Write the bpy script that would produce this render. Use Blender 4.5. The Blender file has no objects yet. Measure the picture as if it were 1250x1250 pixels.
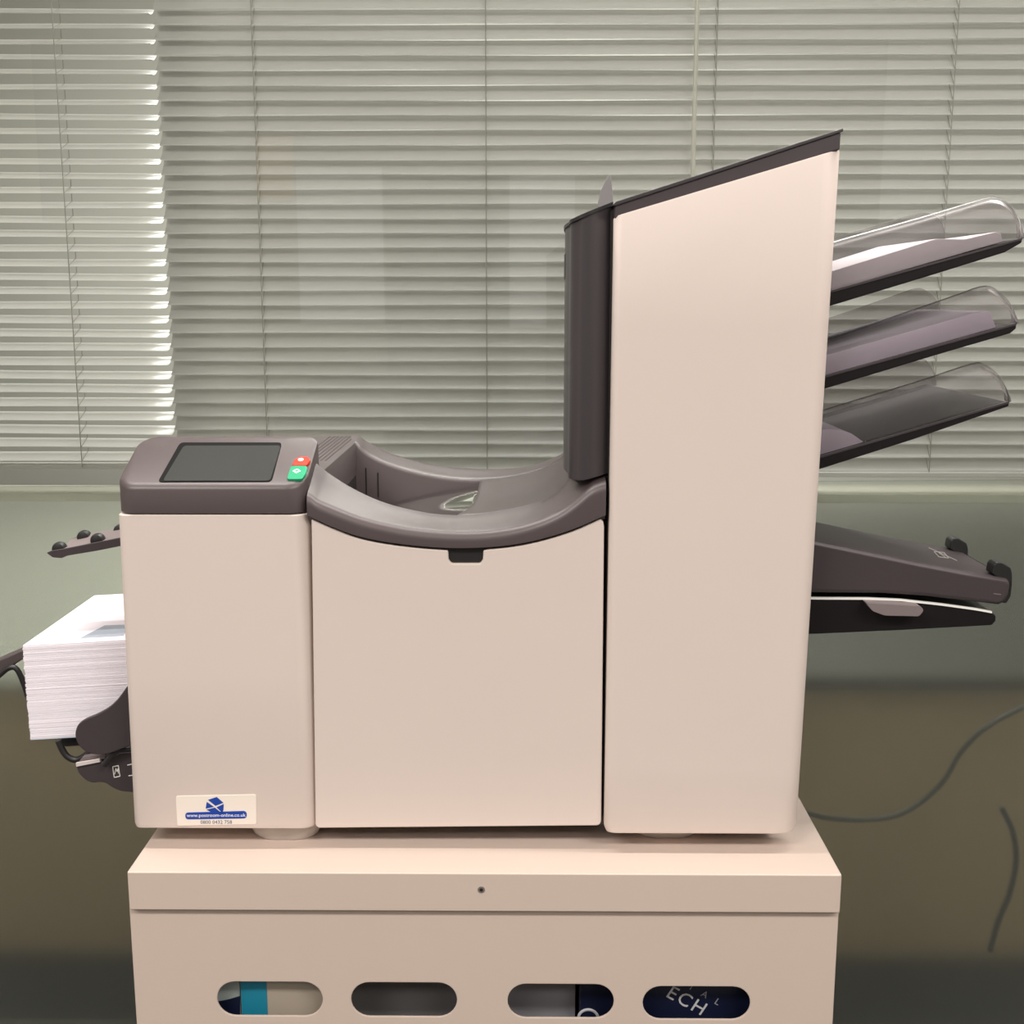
import bpy, bmesh, math, random
from mathutils import Vector, Matrix
random.seed(7)
sc = bpy.context.scene
C = sc.collection
# ---------------------------------------------------------------- camera, world, light, exposure
F = 1435.0
PITCH, YAW = math.radians(10.4), math.radians(0.5)
CAM = Vector((0.0, -1.15, 1.372))
TOPZ = 0.80                                    # cabinet top height
GY = 0.57                                      # plane of the glass partition
cam_d = bpy.data.cameras.new('camera')
cam = bpy.data.objects.new('camera', cam_d); C.objects.link(cam)
cam_d.sensor_width = 36.0; cam_d.sensor_fit = 'HORIZONTAL'
cam_d.lens = 36.0 * F / 1250.0
cam_d.clip_start = 0.02
cam.location = CAM
cam.rotation_euler = (math.pi/2 - PITCH, 0, YAW)
sc.camera = cam
MC = cam.rotation_euler.to_matrix()
w = bpy.data.worlds.new('world'); sc.world = w; w.use_nodes = True
w.node_tree.nodes['Background'].inputs[0].default_value = (0.9, 0.95, 1.0, 1)
w.node_tree.nodes['Background'].inputs[1].default_value = 0.15
def area(name, loc, sx, sy, power, col=(1.0, 0.90, 0.80), rot=(0, 0, 0)):
    l = bpy.data.lights.new(name, 'AREA'); l.shape = 'RECTANGLE'; l.size = sx; l.size_y = sy
    l.energy = power; l.color = col
    o = bpy.data.objects.new(name, l); C.objects.link(o); o.location = loc; o.rotation_euler = rot
    return o
LC = (1.0, 0.94, 0.89)
area('overhead_light', (-0.75, -0.04, 2.72), 1.2, 0.07, 17, LC)
area('overhead_light', (0.75, -0.04, 2.72), 1.2, 0.07, 17, LC)
area('overhead_light', (-1.5, -1.75, 2.72), 1.8, 0.4, 66, LC)
area('overhead_light', (1.5, -1.75, 2.72), 1.8, 0.4, 66, LC)
area('overhead_light', (-1.2, -2.75, 2.72), 1.2, 0.5, 19, LC)
area('overhead_light', (1.2, -2.75, 2.72), 1.2, 0.5, 19, LC)
area('overhead_light', (0.0, 0.30, 2.72), 2.4, 0.06, 26, LC)  # added tube, no known fitting; makes the blinds fade downwards
area('next_room_light', (0.2, 1.9, 2.70), 1.2, 0.6, 62, (1.0, 0.97, 0.92))
sc.view_settings.view_transform = 'Standard'
sc.view_settings.look = 'None'
sc.view_settings.gamma = 1.0
sc.view_settings.exposure = 0.0
sc.view_settings.use_curve_mapping = False
sc.cycles.max_bounces = 12
sc.cycles.transparent_max_bounces = 16
sc.cycles.use_denoising = True

# ---------------------------------------------------------------- helpers
def ray(u, v):
    return (MC @ Vector(((u-625.0)/F, -(v-625.0)/F, -1.0)))
def P(u, v, Y):                                # point of the depth plane y = Y
    d = ray(u, v); t = (Y - CAM.y)/d.y
    return CAM + d*t
def PZ(u, v, z):
    d = ray(u, v); return CAM + d*((z-CAM.z)/d.z)
def PP(u, v, p0, n):
    d = ray(u, v); return CAM + d*((p0-CAM).dot(n)/d.dot(n))
def lin(c):
    c = c/255.0
    return c/12.92 if c <= 0.04045 else ((c+0.055)/1.055)**2.4
def rgb(r, g, b): return (lin(r), lin(g), lin(b), 1.0)
def mat(name, col, rough=0.5, bump=0.0, bscale=600.0, var=0.0, metal=0.0, spec=0.5, coat=0.0, vscale=6.0):
    m = bpy.data.materials.new(name); m.use_nodes = True
    nt = m.node_tree; b = nt.nodes['Principled BSDF']
    b.inputs['Base Color'].default_value = col
    b.inputs['Roughness'].default_value = rough
    b.inputs['Metallic'].default_value = metal
    b.inputs['Specular IOR Level'].default_value = spec
    b.inputs['Coat Weight'].default_value = coat
    tc = nt.nodes.new('ShaderNodeTexCoord')
    if var > 0:
        n = nt.nodes.new('ShaderNodeTexNoise'); n.inputs['Scale'].default_value = vscale; n.inputs['Detail'].default_value = 4
        nt.links.new(tc.outputs['Object'], n.inputs['Vector'])
        mx = nt.nodes.new('ShaderNodeMix'); mx.data_type = 'RGBA'
        mx.inputs[6].default_value = tuple(c*(1-var) for c in col[:3]) + (1,)
        mx.inputs[7].default_value = tuple(min(1, c*(1+var)) for c in col[:3]) + (1,)
        nt.links.new(n.outputs['Fac'], mx.inputs[0]); nt.links.new(mx.outputs[2], b.inputs['Base Color'])
    if bump > 0:
        n2 = nt.nodes.new('ShaderNodeTexNoise'); n2.inputs['Scale'].default_value = bscale; n2.inputs['Detail'].default_value = 2
        nt.links.new(tc.outputs['Object'], n2.inputs['Vector'])
        bp = nt.nodes.new('ShaderNodeBump'); bp.inputs['Strength'].default_value = bump; bp.inputs['Distance'].default_value = 0.001
        nt.links.new(n2.outputs['Fac'], bp.inputs['Height']); nt.links.new(bp.outputs['Normal'], b.inputs['Normal'])
    return m
def clear_mat(name, tint, ior=1.5, rough=0.0, haze=None, hcol=(0.5, 0.5, 0.5, 1)):
    m = bpy.data.materials.new(name); m.use_nodes = True
    nt = m.node_tree; nt.nodes.remove(nt.nodes['Principled BSDF'])
    out = nt.nodes['Material Output']
    tr = nt.nodes.new('ShaderNodeBsdfTransparent'); tr.inputs[0].default_value = tint
    gl = nt.nodes.new('ShaderNodeBsdfGlossy'); gl.inputs['Roughness'].default_value = rough
    fr = nt.nodes.new('ShaderNodeFresnel'); fr.inputs[0].default_value = ior
    mx = nt.nodes.new('ShaderNodeMixShader')
    base = tr
    if haze:
        df = nt.nodes.new('ShaderNodeBsdfDiffuse'); df.inputs[0].default_value = hcol
        m0 = nt.nodes.new('ShaderNodeMixShader'); m0.inputs[0].default_value = haze
        nt.links.new(tr.outputs[0], m0.inputs[1]); nt.links.new(df.outputs[0], m0.inputs[2]); base = m0
    nt.links.new(fr.outputs[0], mx.inputs[0]); nt.links.new(base.outputs[0], mx.inputs[1]); nt.links.new(gl.outputs[0], mx.inputs[2])
    nt.links.new(mx.outputs[0], out.inputs['Surface'])
    return m

def woff(o):
    v = Vector((0, 0, 0))
    while o is not None:
        v += o.location; o = o.parent
    return v
def obj(name, bm, m, parent=None, bevel=0.0, seg=3, angle=35, smooth=40, loc=None):
    bmesh.ops.recalc_face_normals(bm, faces=bm.faces[:])
    base = woff(parent) if parent else Vector((0, 0, 0))
    own = Vector(loc) if loc is not None else Vector((0, 0, 0))
    if parent and loc is not None: own = own - base
    bmesh.ops.translate(bm, verts=bm.verts[:], vec=-(base + own))
    me = bpy.data.meshes.new(name); bm.to_mesh(me); bm.free()
    for p in me.polygons: p.use_smooth = True
    me.set_sharp_from_angle(angle=math.radians(smooth))
    me.materials.append(m)
    o = bpy.data.objects.new(name, me); C.objects.link(o); o.location = own
    if parent: o.parent = parent
    if bevel > 0:
        b = o.modifiers.new('bevel', 'BEVEL'); b.width = bevel; b.segments = seg
        b.limit_method = 'ANGLE'; b.angle_limit = math.radians(angle); b.harden_normals = True
    return o
def thing(name, label, cat, loc, group=None):
    o = bpy.data.objects.new(name, None); C.objects.link(o); o.location = loc; o.empty_display_size = 0.05
    return tag(o, label, cat, group)
def tag(o, label, cat, group=None):
    o['label'] = label; o['category'] = cat
    if group: o['group'] = group
    return o
def struct(o): o['kind'] = 'structure'; return o

def box(x0, x1, y0, y1, z0, z1, bm=None):
    bm = bm or bmesh.new()
    vs = [bm.verts.new((x, y, z)) for x in (x0, x1) for y in (y0, y1) for z in (z0, z1)]
    for f in ((0,1,3,2),(4,6,7,5),(0,4,5,1),(2,3,7,6),(0,2,6,4),(1,5,7,3)):
        bm.faces.new([vs[i] for i in f])
    return bm
def prism(pts, off, bm=None):
    """polygon pts (3D) extruded by the vector off"""
    bm = bm or bmesh.new(); off = Vector(off)
    a = [bm.verts.new(p) for p in pts]; b = [bm.verts.new(Vector(p)+off) for p in pts]
    bm.faces.new(a); bm.faces.new(b[::-1])
    n = len(pts)
    for i in range(n):
        bm.faces.new((a[i], b[i], b[(i+1) % n], a[(i+1) % n]))
    return bm
def pprism(px, y0, y1, bm=None):
    return prism([P(u, v, y0) for u, v in px], (0, y1-y0, 0), bm)
def loft(rings, bm=None, cap=True, closed=True):
    bm = bm or bmesh.new()
    R = [[bm.verts.new(p) for p in r] for r in rings]
    n = len(R[0])
    for a, b in zip(R, R[1:]):
        for i in range(n if closed else n-1):
            j = (i+1) % n
            bm.faces.new((a[i], a[j], b[j], b[i]))
    if cap and closed:
        bm.faces.new(R[0]); bm.faces.new(R[-1][::-1])
    return bm
def grid(fn, nu, nv, bm=None):
    bm = bm or bmesh.new()
    V = [[bm.verts.new(fn(i/nu, j/nv)) for j in range(nv+1)] for i in range(nu+1)]
    for i in range(nu):
        for j in range(nv):
            bm.faces.new((V[i][j], V[i+1][j], V[i+1][j+1], V[i][j+1]))
    return bm
def solid(o, t, off=-1.0):
    s = o.modifiers.new('solid', 'SOLIDIFY'); s.thickness = t; s.offset = off; return o
def tube(pts, r, seg=10, bm=None):
    bm = bm or bmesh.new(); pts = [Vector(p) for p in pts]; rings = []
    prev = None
    for i, p in enumerate(pts):
        d = (pts[min(i+1, len(pts)-1)] - pts[max(i-1, 0)]).normalized()
        if prev is None:
            a = d.orthogonal().normalized()
        else:
            a = (prev - d*prev.dot(d)).normalized()
        prev = a; b = d.cross(a)
        rr = r[i] if isinstance(r, (list, tuple)) else r
        rings.append([p + (a*math.cos(t) + b*math.sin(t))*rr for t in [2*math.pi*k/seg for k in range(seg)]])
    return loft(rings, bm)
def catmull(pts, n=6):
    pts = [Vector(p) for p in pts]; out = []
    for i in range(len(pts)-1):
        p0 = pts[max(i-1, 0)]; p1 = pts[i]; p2 = pts[i+1]; p3 = pts[min(i+2, len(pts)-1)]
        for k in range(n):
            t = k/n
            out.append(0.5*((2*p1) + (p2-p0)*t + (2*p0-5*p1+4*p2-p3)*t*t + (3*p1-p0-3*p2+p3)*t**3))
    out.append(pts[-1]); return out
def round_poly(px, rad, n=5):
    """round the corners of a 2D polygon; rad: one radius or one per corner"""
    out = []; L = len(px)
    for i in range(L):
        a = Vector(px[i-1]); p = Vector(px[i]); b = Vector(px[(i+1) % L])
        r = rad[i] if isinstance(rad, (list, tuple)) else rad
        if r <= 0: out.append(tuple(p)); continue
        da = (a-p); db = (b-p); la, lb = da.length, db.length
        r2 = min(r, la*0.49, lb*0.49); s = p + da/la*r2; e = p + db/lb*r2
        for k in range(n+1):
            t = k/n
            out.append(tuple((1-t)**2*s + 2*t*(1-t)*p + t*t*e))
    return out
def plan(x0, x1, y0, y1, rfl, rfr, rbr=0.0, rbl=0.0, n=7):
    """rounded rectangle seen from above, counter-clockwise from the front-left corner"""
    out = []
    for cx, cy, r, a0 in ((x0, y0, rfl, 180), (x1, y0, rfr, 270), (x1, y1, rbr, 0), (x0, y1, rbl, 90)):
        sx = 1 if cx == x0 else -1; sy = 1 if cy == y0 else -1
        for k in range(n+1):
            t = math.radians(a0 + 90*k/n); rr = max(r, 1e-5)
            out.append((cx + sx*rr + rr*math.cos(t), cy + sy*rr + rr*math.sin(t)))
    return out
def interp(tab, x):
    if x <= tab[0][0]: return tab[0][1]
    for (a, va), (b, vb) in zip(tab, tab[1:]):
        if x <= b: return va + (vb-va)*(x-a)/(b-a)
    return tab[-1][1]
def ztab(px, Y, n=6):
    return [(q.x, q.z) for q in (P(u, v, Y) for u, v in [tuple(c) for c in catmull([(u, v) for u, v in px], n)])]
def text_bm(txt, size, origin, xdir, nrm, thick=0.0004, align='CENTER', spacing=1.0):
    cu = bpy.data.curves.new('lettering', 'FONT'); cu.body = txt; cu.size = size; cu.align_x = align
    cu.align_y = 'CENTER'; cu.extrude = thick/2; cu.space_character = spacing; cu.resolution_u = 3
    o = bpy.data.objects.new('lettering', cu); C.objects.link(o)
    bpy.context.view_layer.update()
    me = bpy.data.meshes.new_from_object(o.evaluated_get(bpy.context.evaluated_depsgraph_get()))
    bpy.data.objects.remove(o); bpy.data.curves.remove(cu)
    bm = bmesh.new(); bm.from_mesh(me); bpy.data.meshes.remove(me)
    x = Vector(xdir).normalized(); z = Vector(nrm).normalized(); y = z.cross(x)
    M = Matrix((x, y, z)).transposed().to_4x4(); M.translation = Vector(origin) + z*thick/2
    bmesh.ops.transform(bm, matrix=M, verts=bm.verts[:])
    return bm
def holed_plate(outer, holes, y0, thick, bev=0.0):
    """upright plate in the plane y=y0 with holes; outlines are (x,z)"""
    cu = bpy.data.curves.new('plate', 'CURVE'); cu.dimensions = '2D'; cu.fill_mode = 'BOTH'
    cu.extrude = thick/2 - bev; cu.bevel_depth = bev; cu.bevel_resolution = 1
    for loop in [outer] + holes:
        s = cu.splines.new('POLY'); s.points.add(len(loop)-1); s.use_cyclic_u = True
        for q, (x, z) in zip(s.points, loop): q.co = (x, z, 0, 1)
    o = bpy.data.objects.new('plate', cu); C.objects.link(o); bpy.context.view_layer.update()
    me = bpy.data.meshes.new_from_object(o.evaluated_get(bpy.context.evaluated_depsgraph_get()))
    bpy.data.objects.remove(o); bpy.data.curves.remove(cu)
    bm = bmesh.new(); bm.from_mesh(me); bpy.data.meshes.remove(me)
    bmesh.ops.remove_doubles(bm, verts=bm.verts[:], dist=1e-5)
    for v in bm.verts: v.co = Vector((v.co.x, y0 + thick/2 - v.co.z, v.co.y))
    return bm

# ---------------------------------------------------------------- materials
M_beige = mat('beige_plastic', (0.68, 0.59, 0.54, 1), 0.55, 0.05, 900, 0.015)
M_cab = mat('cabinet_paint', (0.60, 0.495, 0.43, 1), 0.5, 0.04, 700, 0.012)
M_dark = mat('charcoal_plastic', (0.078, 0.061, 0.062, 1), 0.38, 0.06, 1400, 0.04)
M_darker = mat('purple_charcoal_plastic', (0.050, 0.038, 0.043, 1), 0.45, 0.06, 1400, 0.04)
M_nose = mat('smooth_charcoal_plastic', (0.048, 0.041, 0.045, 1), 0.33, 0.03, 1400, 0.03)
M_black = mat('black_plastic', (0.018, 0.016, 0.017, 1), 0.4)
M_rubber = mat('black_rubber', (0.012, 0.012, 0.012, 1), 0.45)
M_tray = mat('tray_plastic', (0.010, 0.008, 0.009, 1), 0.35, spec=0.3)
M_lever = mat('grey_lever_plastic', (0.20, 0.165, 0.165, 1), 0.45)
M_screen = mat('screen_glass', (0.022, 0.024, 0.022, 1), 0.42, spec=0.25)
M_red = mat('red_key', rgb(222, 48, 20), 0.35)
M_green = mat('green_key', rgb(20, 150, 105), 0.35)
M_icon = mat('white_print', (0.85, 0.85, 0.82, 1), 0.5)
M_foot = mat('foot_plastic', (0.50, 0.45, 0.41, 1), 0.5)
M_paper = mat('paper', (0.84, 0.79, 0.82, 1), 0.7, var=0.02, vscale=40)
M_paper2 = mat('paper_lavender', (0.76, 0.69, 0.80, 1), 0.7, var=0.03, vscale=40)
M_env = mat('envelope_paper', (0.86, 0.81, 0.87, 1), 0.7, var=0.015, vscale=60)
M_envw = mat('envelope_window', (0.42, 0.47, 0.56, 1), 0.25, var=0.1, vscale=90)
M_blue = mat('sticker_blue', rgb(24, 66, 160), 0.4)
M_stick = mat('sticker_paper', (0.86, 0.78, 0.70, 1), 0.35)
M_greyink = mat('sticker_grey_ink', rgb(96, 96, 120), 0.5)
M_steel = mat('polished_steel', (0.80, 0.82, 0.78, 1), 0.03, metal=1.0)
M_slat = mat('slat_paint', (0.80, 0.795, 0.765, 1), 0.35, var=0.02, vscale=3)
M_cord = mat('blind_cord', (0.45, 0.44, 0.40, 1), 0.8)
M_dcord = mat('blind_cord_dark', (0.05, 0.05, 0.045, 1), 0.8)
M_wand = mat('wand_plastic', (0.80, 0.78, 0.70, 1), 0.3)
M_smoke = clear_mat('smoky_acrylic', (0.85, 0.835, 0.84, 1), 1.30, 0.40, 0.09, (0.24, 0.23, 0.23, 1))
M_glass = clear_mat('clear_glass', (0.95, 0.97, 0.945, 1), 1.8)
M_wall = mat('wall_paint', (0.46, 0.43, 0.39, 1), 0.8, 0.05, 200)
M_floor = mat('carpet', (0.075, 0.078, 0.075, 1), 0.95, 0.3, 300, 0.25, vscale=60)
M_ceil = mat('ceiling_tile', (0.75, 0.74, 0.70, 1), 0.9)

# frosted glass: rough refraction with a thin white etched coat
M_frost = bpy.data.materials.new('frosted_film'); M_frost.use_nodes = True
_nt = M_frost.node_tree; _b = _nt.nodes['Principled BSDF']; _out = _nt.nodes['Material Output']
_b.inputs['Base Color'].default_value = (0.84, 0.87, 0.81, 1)
_b.inputs['Transmission Weight'].default_value = 1.0
_b.inputs['Roughness'].default_value = 0.26
_b.inputs['IOR'].default_value = 1.45
_d = _nt.nodes.new('ShaderNodeBsdfDiffuse'); _d.inputs[0].default_value = (0.42, 0.44, 0.39, 1)
_m = _nt.nodes.new('ShaderNodeMixShader'); _m.inputs[0].default_value = 0.06
_nt.links.new(_b.outputs[0], _m.inputs[1]); _nt.links.new(_d.outputs[0], _m.inputs[2]); _nt.links.new(_m.outputs[0], _out.inputs['Surface'])

# ---------------------------------------------------------------- setting
XW = 3.0; YB = -4.5; YF = 3.2; ZC = 2.75
struct(obj('floor', box(-XW, XW, YB, YF, -0.05, 0.0), M_floor))
struct(obj('ceiling', box(-XW, XW, YB, YF, ZC, ZC+0.05), M_ceil))
struct(obj('wall_left', box(-XW-0.05, -XW, YB, YF, 0, ZC), M_wall))
struct(obj('wall_right', box(XW, XW+0.05, YB, YF, 0, ZC), M_wall))
struct(obj('wall_rear', box(-XW, XW, YB-0.05, YB, 0, ZC), mat('rear_wall_paint', (0.30, 0.275, 0.235, 1), 0.8)))
struct(obj('wall_far', box(-XW, XW, YF, YF+0.05, 0, ZC), mat('far_wall_paint', (0.72, 0.72, 0.67, 1), 0.8)))
# what the glass mirrors from the office behind the viewer
def mir(u, v, yy=YB):
    return P(u, v, 2*GY - yy)
def rear_panel(name, u0, v0, u1, v1, m, t=0.03, yy=YB):
    a = mir(u0, v0, yy); b = mir(u1, v1, yy)
    return struct(obj(name, box(a.x, b.x, yy+0.0005, yy+t, max(b.z, 0.0), a.z), m))
rear_panel('door_1', 470, 216, 620, 600, mat('dark_door', (0.05, 0.04, 0.035, 1), 0.5), 0.04)
rear_panel('trim_1', 362, 205, 470, 395, mat('white_panel', (0.90, 0.93, 0.96, 1), 0.4), 0.03)
rear_panel('trim_2', 622, 215, 700, 400, bpy.data.materials['white_panel'], 0.03)
rear_panel('trim_3', 312, 165, 360, 245, mat('orange_board', (0.75, 0.42, 0.12, 1), 0.5), 0.02)

rear_panel('trim_6', -60, 30, 52, 270, mat('cream_glow_patch', (0.90, 0.84, 0.70, 1), 0.6), 0.02)  # added bright patch; its mirror image stands in for a warm light's glow
rear_panel('trim_7', 1085, 40, 1300, 330, bpy.data.materials['white_panel'], 0.02)
rear_panel('trim_8', -60, 328, 66, 470, mat('dark_cupboard', (0.04, 0.04, 0.04, 1), 0.5), 0.06)
# glass partition: clear pane above, frosted below the edge
zl = P(0, 594, GY).z; zr = P(1250, 586, GY).z; xl = P(0, 594, GY).x; xr = P(1250, 586, GY).x
slope = (zr-zl)/(xr-xl)
def edge(x): return zl + slope*(x-xl)
GX = 1.6
def pane(zb, zt):
    return prism([(-GX, GY, zb(-GX)), (GX, GY, zb(GX)), (GX, GY, zt(GX)), (-GX, GY, zt(-GX))], (0, 0.003, 0))
bmg = bmesh.new(); bmg.faces.new([bmg.verts.new(p) for p in ((-GX, GY, edge(-GX)), (GX, GY, edge(GX)), (GX, GY, ZC), (-GX, GY, ZC))])
struct(obj('window_1', bmg, M_glass))
struct(obj('window_2', pane(lambda x: 0.20, lambda x: edge(x)), M_frost))
struct(obj('trim_4', box(-GX, GX, GY-0.02, GY+0.03, 0.0, 0.20), mat('partition_base', (0.10, 0.11, 0.105, 1), 0.5)))
for n, (a, b) in enumerate(((-XW, -GX), (GX, XW))):
    struct(obj('wall_partition', box(a, b, GY-0.03, GY+0.05, 0, ZC), M_wall))

# ---------------------------------------------------------------- next room seen through the frosted glass
BY = GY + 0.045                                   # blinds hang behind the glass
M_sill = mat('sill_paint', (0.60, 0.60, 0.52, 1), 0.5)
z1 = P(600, 603, GY+0.012).z; z2 = P(600, 613, GY+0.012).z
struct(obj('trim_5', box(-GX+0.01, GX-0.01, GY+0.012, GY+0.09, z2, z1), M_sill))
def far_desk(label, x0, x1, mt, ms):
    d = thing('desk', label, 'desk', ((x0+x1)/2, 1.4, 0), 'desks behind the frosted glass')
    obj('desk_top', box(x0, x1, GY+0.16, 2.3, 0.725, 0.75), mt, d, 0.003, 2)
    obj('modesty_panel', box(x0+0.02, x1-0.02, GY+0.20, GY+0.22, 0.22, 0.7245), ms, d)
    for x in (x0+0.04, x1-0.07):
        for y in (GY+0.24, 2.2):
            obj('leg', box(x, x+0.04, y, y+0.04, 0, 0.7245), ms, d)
M_brown = mat('brown_board', (0.34, 0.25, 0.15, 1), 0.6, var=0.1)
far_desk('pale desk with brown panel behind the frosted glass by the envelopes', -1.55, -0.05, mat('pale_desk', (0.50, 0.52, 0.46, 1), 0.6), M_brown)
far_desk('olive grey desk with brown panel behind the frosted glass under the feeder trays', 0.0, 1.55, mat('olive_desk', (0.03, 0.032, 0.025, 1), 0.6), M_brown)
M_cable = mat('cable_rubber', (0.012, 0.016, 0.012, 1), 0.5)
def cable(label, px, r, y):
    return tag(obj('cable', tube(catmull([P(u, v, y) for u, v in px], 8), r, 8), M_cable), label, 'cable')
cable('dark cable sagging in a long curve behind the frosted glass beside the cabinet', [(900, 960), (985, 992), (1030, 1000), (1080, 998), (1115, 985), (1150, 955), (1175, 915), (1215, 880), (1300, 840)], 0.004, GY+0.030)
cable('dark green cable hanging in a short bow near the frame edge behind the frosted glass', [(1222, 985), (1236, 1015), (1240, 1050), (1232, 1090), (1218, 1125), (1208, 1160)], 0.0045, GY+0.030)

# ---------------------------------------------------------------- venetian blinds
def blind(label, x0, x1, ztop, zbot, pitch, tilt, y, cords, tiltline=0.0, width=0.0295, wand=None, edgecord=None):
    root = thing('venetian_blind', label, 'blind', ((x0+x1)/2, y, zbot), 'venetian blinds behind the glass')
    bm = bmesh.new(); n = int((ztop - zbot)/pitch)+1
    ct, st = math.cos(tilt), math.sin(tilt)
    for k in range(n):
        zc = zbot + k*pitch
        jit = random.uniform(-0.02, 0.02); c2, s2 = math.cos(tilt+jit), math.sin(tilt+jit)
        def fn(i, j):
            s = (j-0.5)*width; cr = -0.0030*(1-(2*j-1)**2)
            yy = y + s*c2 - cr*s2*1.0; zz = zc + s*s2 + cr*c2
            x = x0 + (x1-x0)*i
            return (x, yy, zz + tiltline*(x-(x0+x1)/2) + 0.0006*math.sin(x*9+k*1.7))
        grid(fn, 24, 6, bm)
    o = obj('slat_curtain', bm, M_slat, root); solid(o, 0.0004, 0)
    zb = zbot - 0.016
    obj('bottom_rail', box(x0, x1, y-0.012, y+0.012, zb-0.004, zb+0.004), M_slat, root, 0.002)
    for cx in cords:
        b2 = bmesh.new()
        hw = width*0.5
        for yy in (y-hw*ct-0.001, y+hw*ct+0.001):
            tube([(cx, yy, zb), (cx, yy, ztop)], 0.0007, 5, b2)
        for k in range(n):
            zc = zbot + k*pitch - 0.0006
            tube([(cx, y-hw*ct, zc-hw*st), (cx, y+hw*ct, zc+hw*st)], 0.0005, 4, b2)
        obj('ladder_cord', b2, M_cord, root)
    if wand is not None:
        obj('tilt_wand', tube([(wand, y-0.022, zbot-0.05+0.25), (wand, y-0.022, ztop)], 0.0032, 6), M_wand, root)
    return root
def XB(u, v): return P(u, v, BY).x
zA = P(500, 11.2, BY).z; zB = P(500, 556.6, BY).z; pit = (zA-zB)/31.0
TM = math.radians(51)
off = 0.0148*math.sin(TM)
zb_main = P(500, 574, BY).z + off
zb_left = P(60, 565, BY).z + off
top = 1.372 + 0.62
blind('wide venetian blind with nearly closed cream slats behind the machine', XB(203, 300), GX-0.02, top, zb_main, pit, TM, BY,
      [XB(319, 300), XB(594, 300), XB(871, 150), XB(1149, 300)], 0.0, wand=XB(846, 100))
blind('venetian blind with half open slats at the far left behind the glass', -GX+0.02, XB(200, 300), top, zb_left, pit, math.radians(22), BY,
      [XB(87, 300)], -0.004)

# ---------------------------------------------------------------- cabinet
CY = -0.051
c0 = P(155, 1067, CY); c1 = P(1028, 1067, CY)
zlip = P(600, 1113, CY).z
zt = TOPZ
cabinet = thing('steel_cabinet', 'beige metal cabinet with four oval slots carrying the machine', 'cabinet', ((c0.x+c1.x)/2, 0.2, 0))
CB = 0.46
b0 = P(160, 1140, CY+0.006).x; b1 = P(1022, 1140, CY+0.006).x
lid = obj('lid', box(c0.x, c1.x, CY, CB, zlip, zt), M_cab, cabinet, 0.0015, 2)
hp = P(587.5, 1086, CY)
bmh = tube([(hp.x, CY-0.0004, hp.z), (hp.x, CY+0.002, hp.z)], 0.0036, 18)
obj('screw', bmh, mat('screw_steel', (0.35, 0.30, 0.27, 1), 0.35, metal=0.6), lid)
obj('screw_recess', tube([(hp.x, CY-0.0008, hp.z), (hp.x, CY+0.001, hp.z)], 0.0018, 12), M_black, lid)
PYF = CY+0.008
holes = []
for u0, u1, va, vb in ((264, 395, 1199, 1242.5), (427.5, 559, 1199, 1242.5), (618.5, 750.5, 1200, 1243), (783.5, 917, 1202, 1244)):
    A = P(u0, (va+vb)/2, PYF); B = P(u1, (va+vb)/2, PYF); za = P(600, va, PYF).z; zb = P(600, vb, PYF).z
    r = (za-zb)/2; zc = (za+zb)/2
    lp = [(A.x+r - r*math.sin(math.pi*k/14), zc + r*math.cos(math.pi*k/14)) for k in range(15)]
    lp += [(B.x-r + r*math.sin(math.pi*k/14), zc - r*math.cos(math.pi*k/14)) for k in range(15)]
    holes.append(lp)
obj('front_panel', holed_plate([(b0, 0.03), (b1, 0.03), (b1, zlip), (b0, zlip)], holes, PYF, 0.0026, 0.0010), M_cab, cabinet, smooth=15)
M_cabin = mat('cabinet_interior', (0.40, 0.36, 0.33, 1), 0.6)
sb = box(b0, b0+0.0015, PYF+0.003, CB-0.01, 0.03, zlip); obj('side_panel', sb, M_cab, cabinet)
sb = box(b1-0.0015, b1, PYF+0.003, CB-0.01, 0.03, zlip); obj('side_panel', sb, M_cab, cabinet)
obj('back_panel', box(b0, b1, CB-0.01, CB-0.008, 0.03, zlip), M_cab, cabinet)
obj('shelf', box(b0+0.002, b1-0.002, PYF+0.004, CB-0.011, 0.50, 0.503), M_cabin, cabinet)
obj('base', box(b0, b1, PYF+0.004, CB-0.01, 0.0, 0.03), M_cab, cabinet)
SH = 0.5032
# things standing on the cabinet's shelf, seen through the slots
def inbox(name, label, cat, u0, u1, Y, depth, h, m, bev=0.001):
    a = P(u0, 1220, Y).x; b = P(u1, 1220, Y).x
    return tag(obj(name, box(a, b, Y, Y+depth, SH, SH+h), m, None, bev, 2), label, cat)
navy = mat('navy_card', (0.006, 0.009, 0.030, 1), 0.4)
M_teal = mat('teal_card', rgb(22, 122, 148), 0.5)
o = inbox('carton', 'pale grey carton with navy band at the left end inside the cabinet', 'box', 238, 293.5, PYF+0.020, 0.16, 0.21, mat('pale_grey_card', (0.34, 0.38, 0.37, 1), 0.5))
p = [P(u, v, PYF+0.0192) for u, v in ((239, 1226), (262, 1223.5), (280, 1220), (293, 1216), (293, 1262), (239, 1262))]
obj('printed_band', prism(p, (0, 0.0007, 0)), navy, o)
o = inbox('carton', 'beige carton with teal stripe seen through the first oval slot', 'box', 294, 404, PYF+0.018, 0.15, 0.205, mat('beige_card', (0.36, 0.31, 0.25, 1), 0.6))
a = P(294.5, 1220, PYF+0.0175).x; b = P(326, 1220, PYF+0.0175).x
obj('printed_stripe', box(a, b, PYF+0.0174, PYF+0.0179, SH+0.001, SH+0.204), M_teal, o)
inbox('carton', 'plain grey carton deep behind the second oval slot', 'box', 412, 585, PYF+0.075, 0.2, 0.20, mat('grey_card', (0.33, 0.32, 0.33, 1), 0.6))
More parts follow.
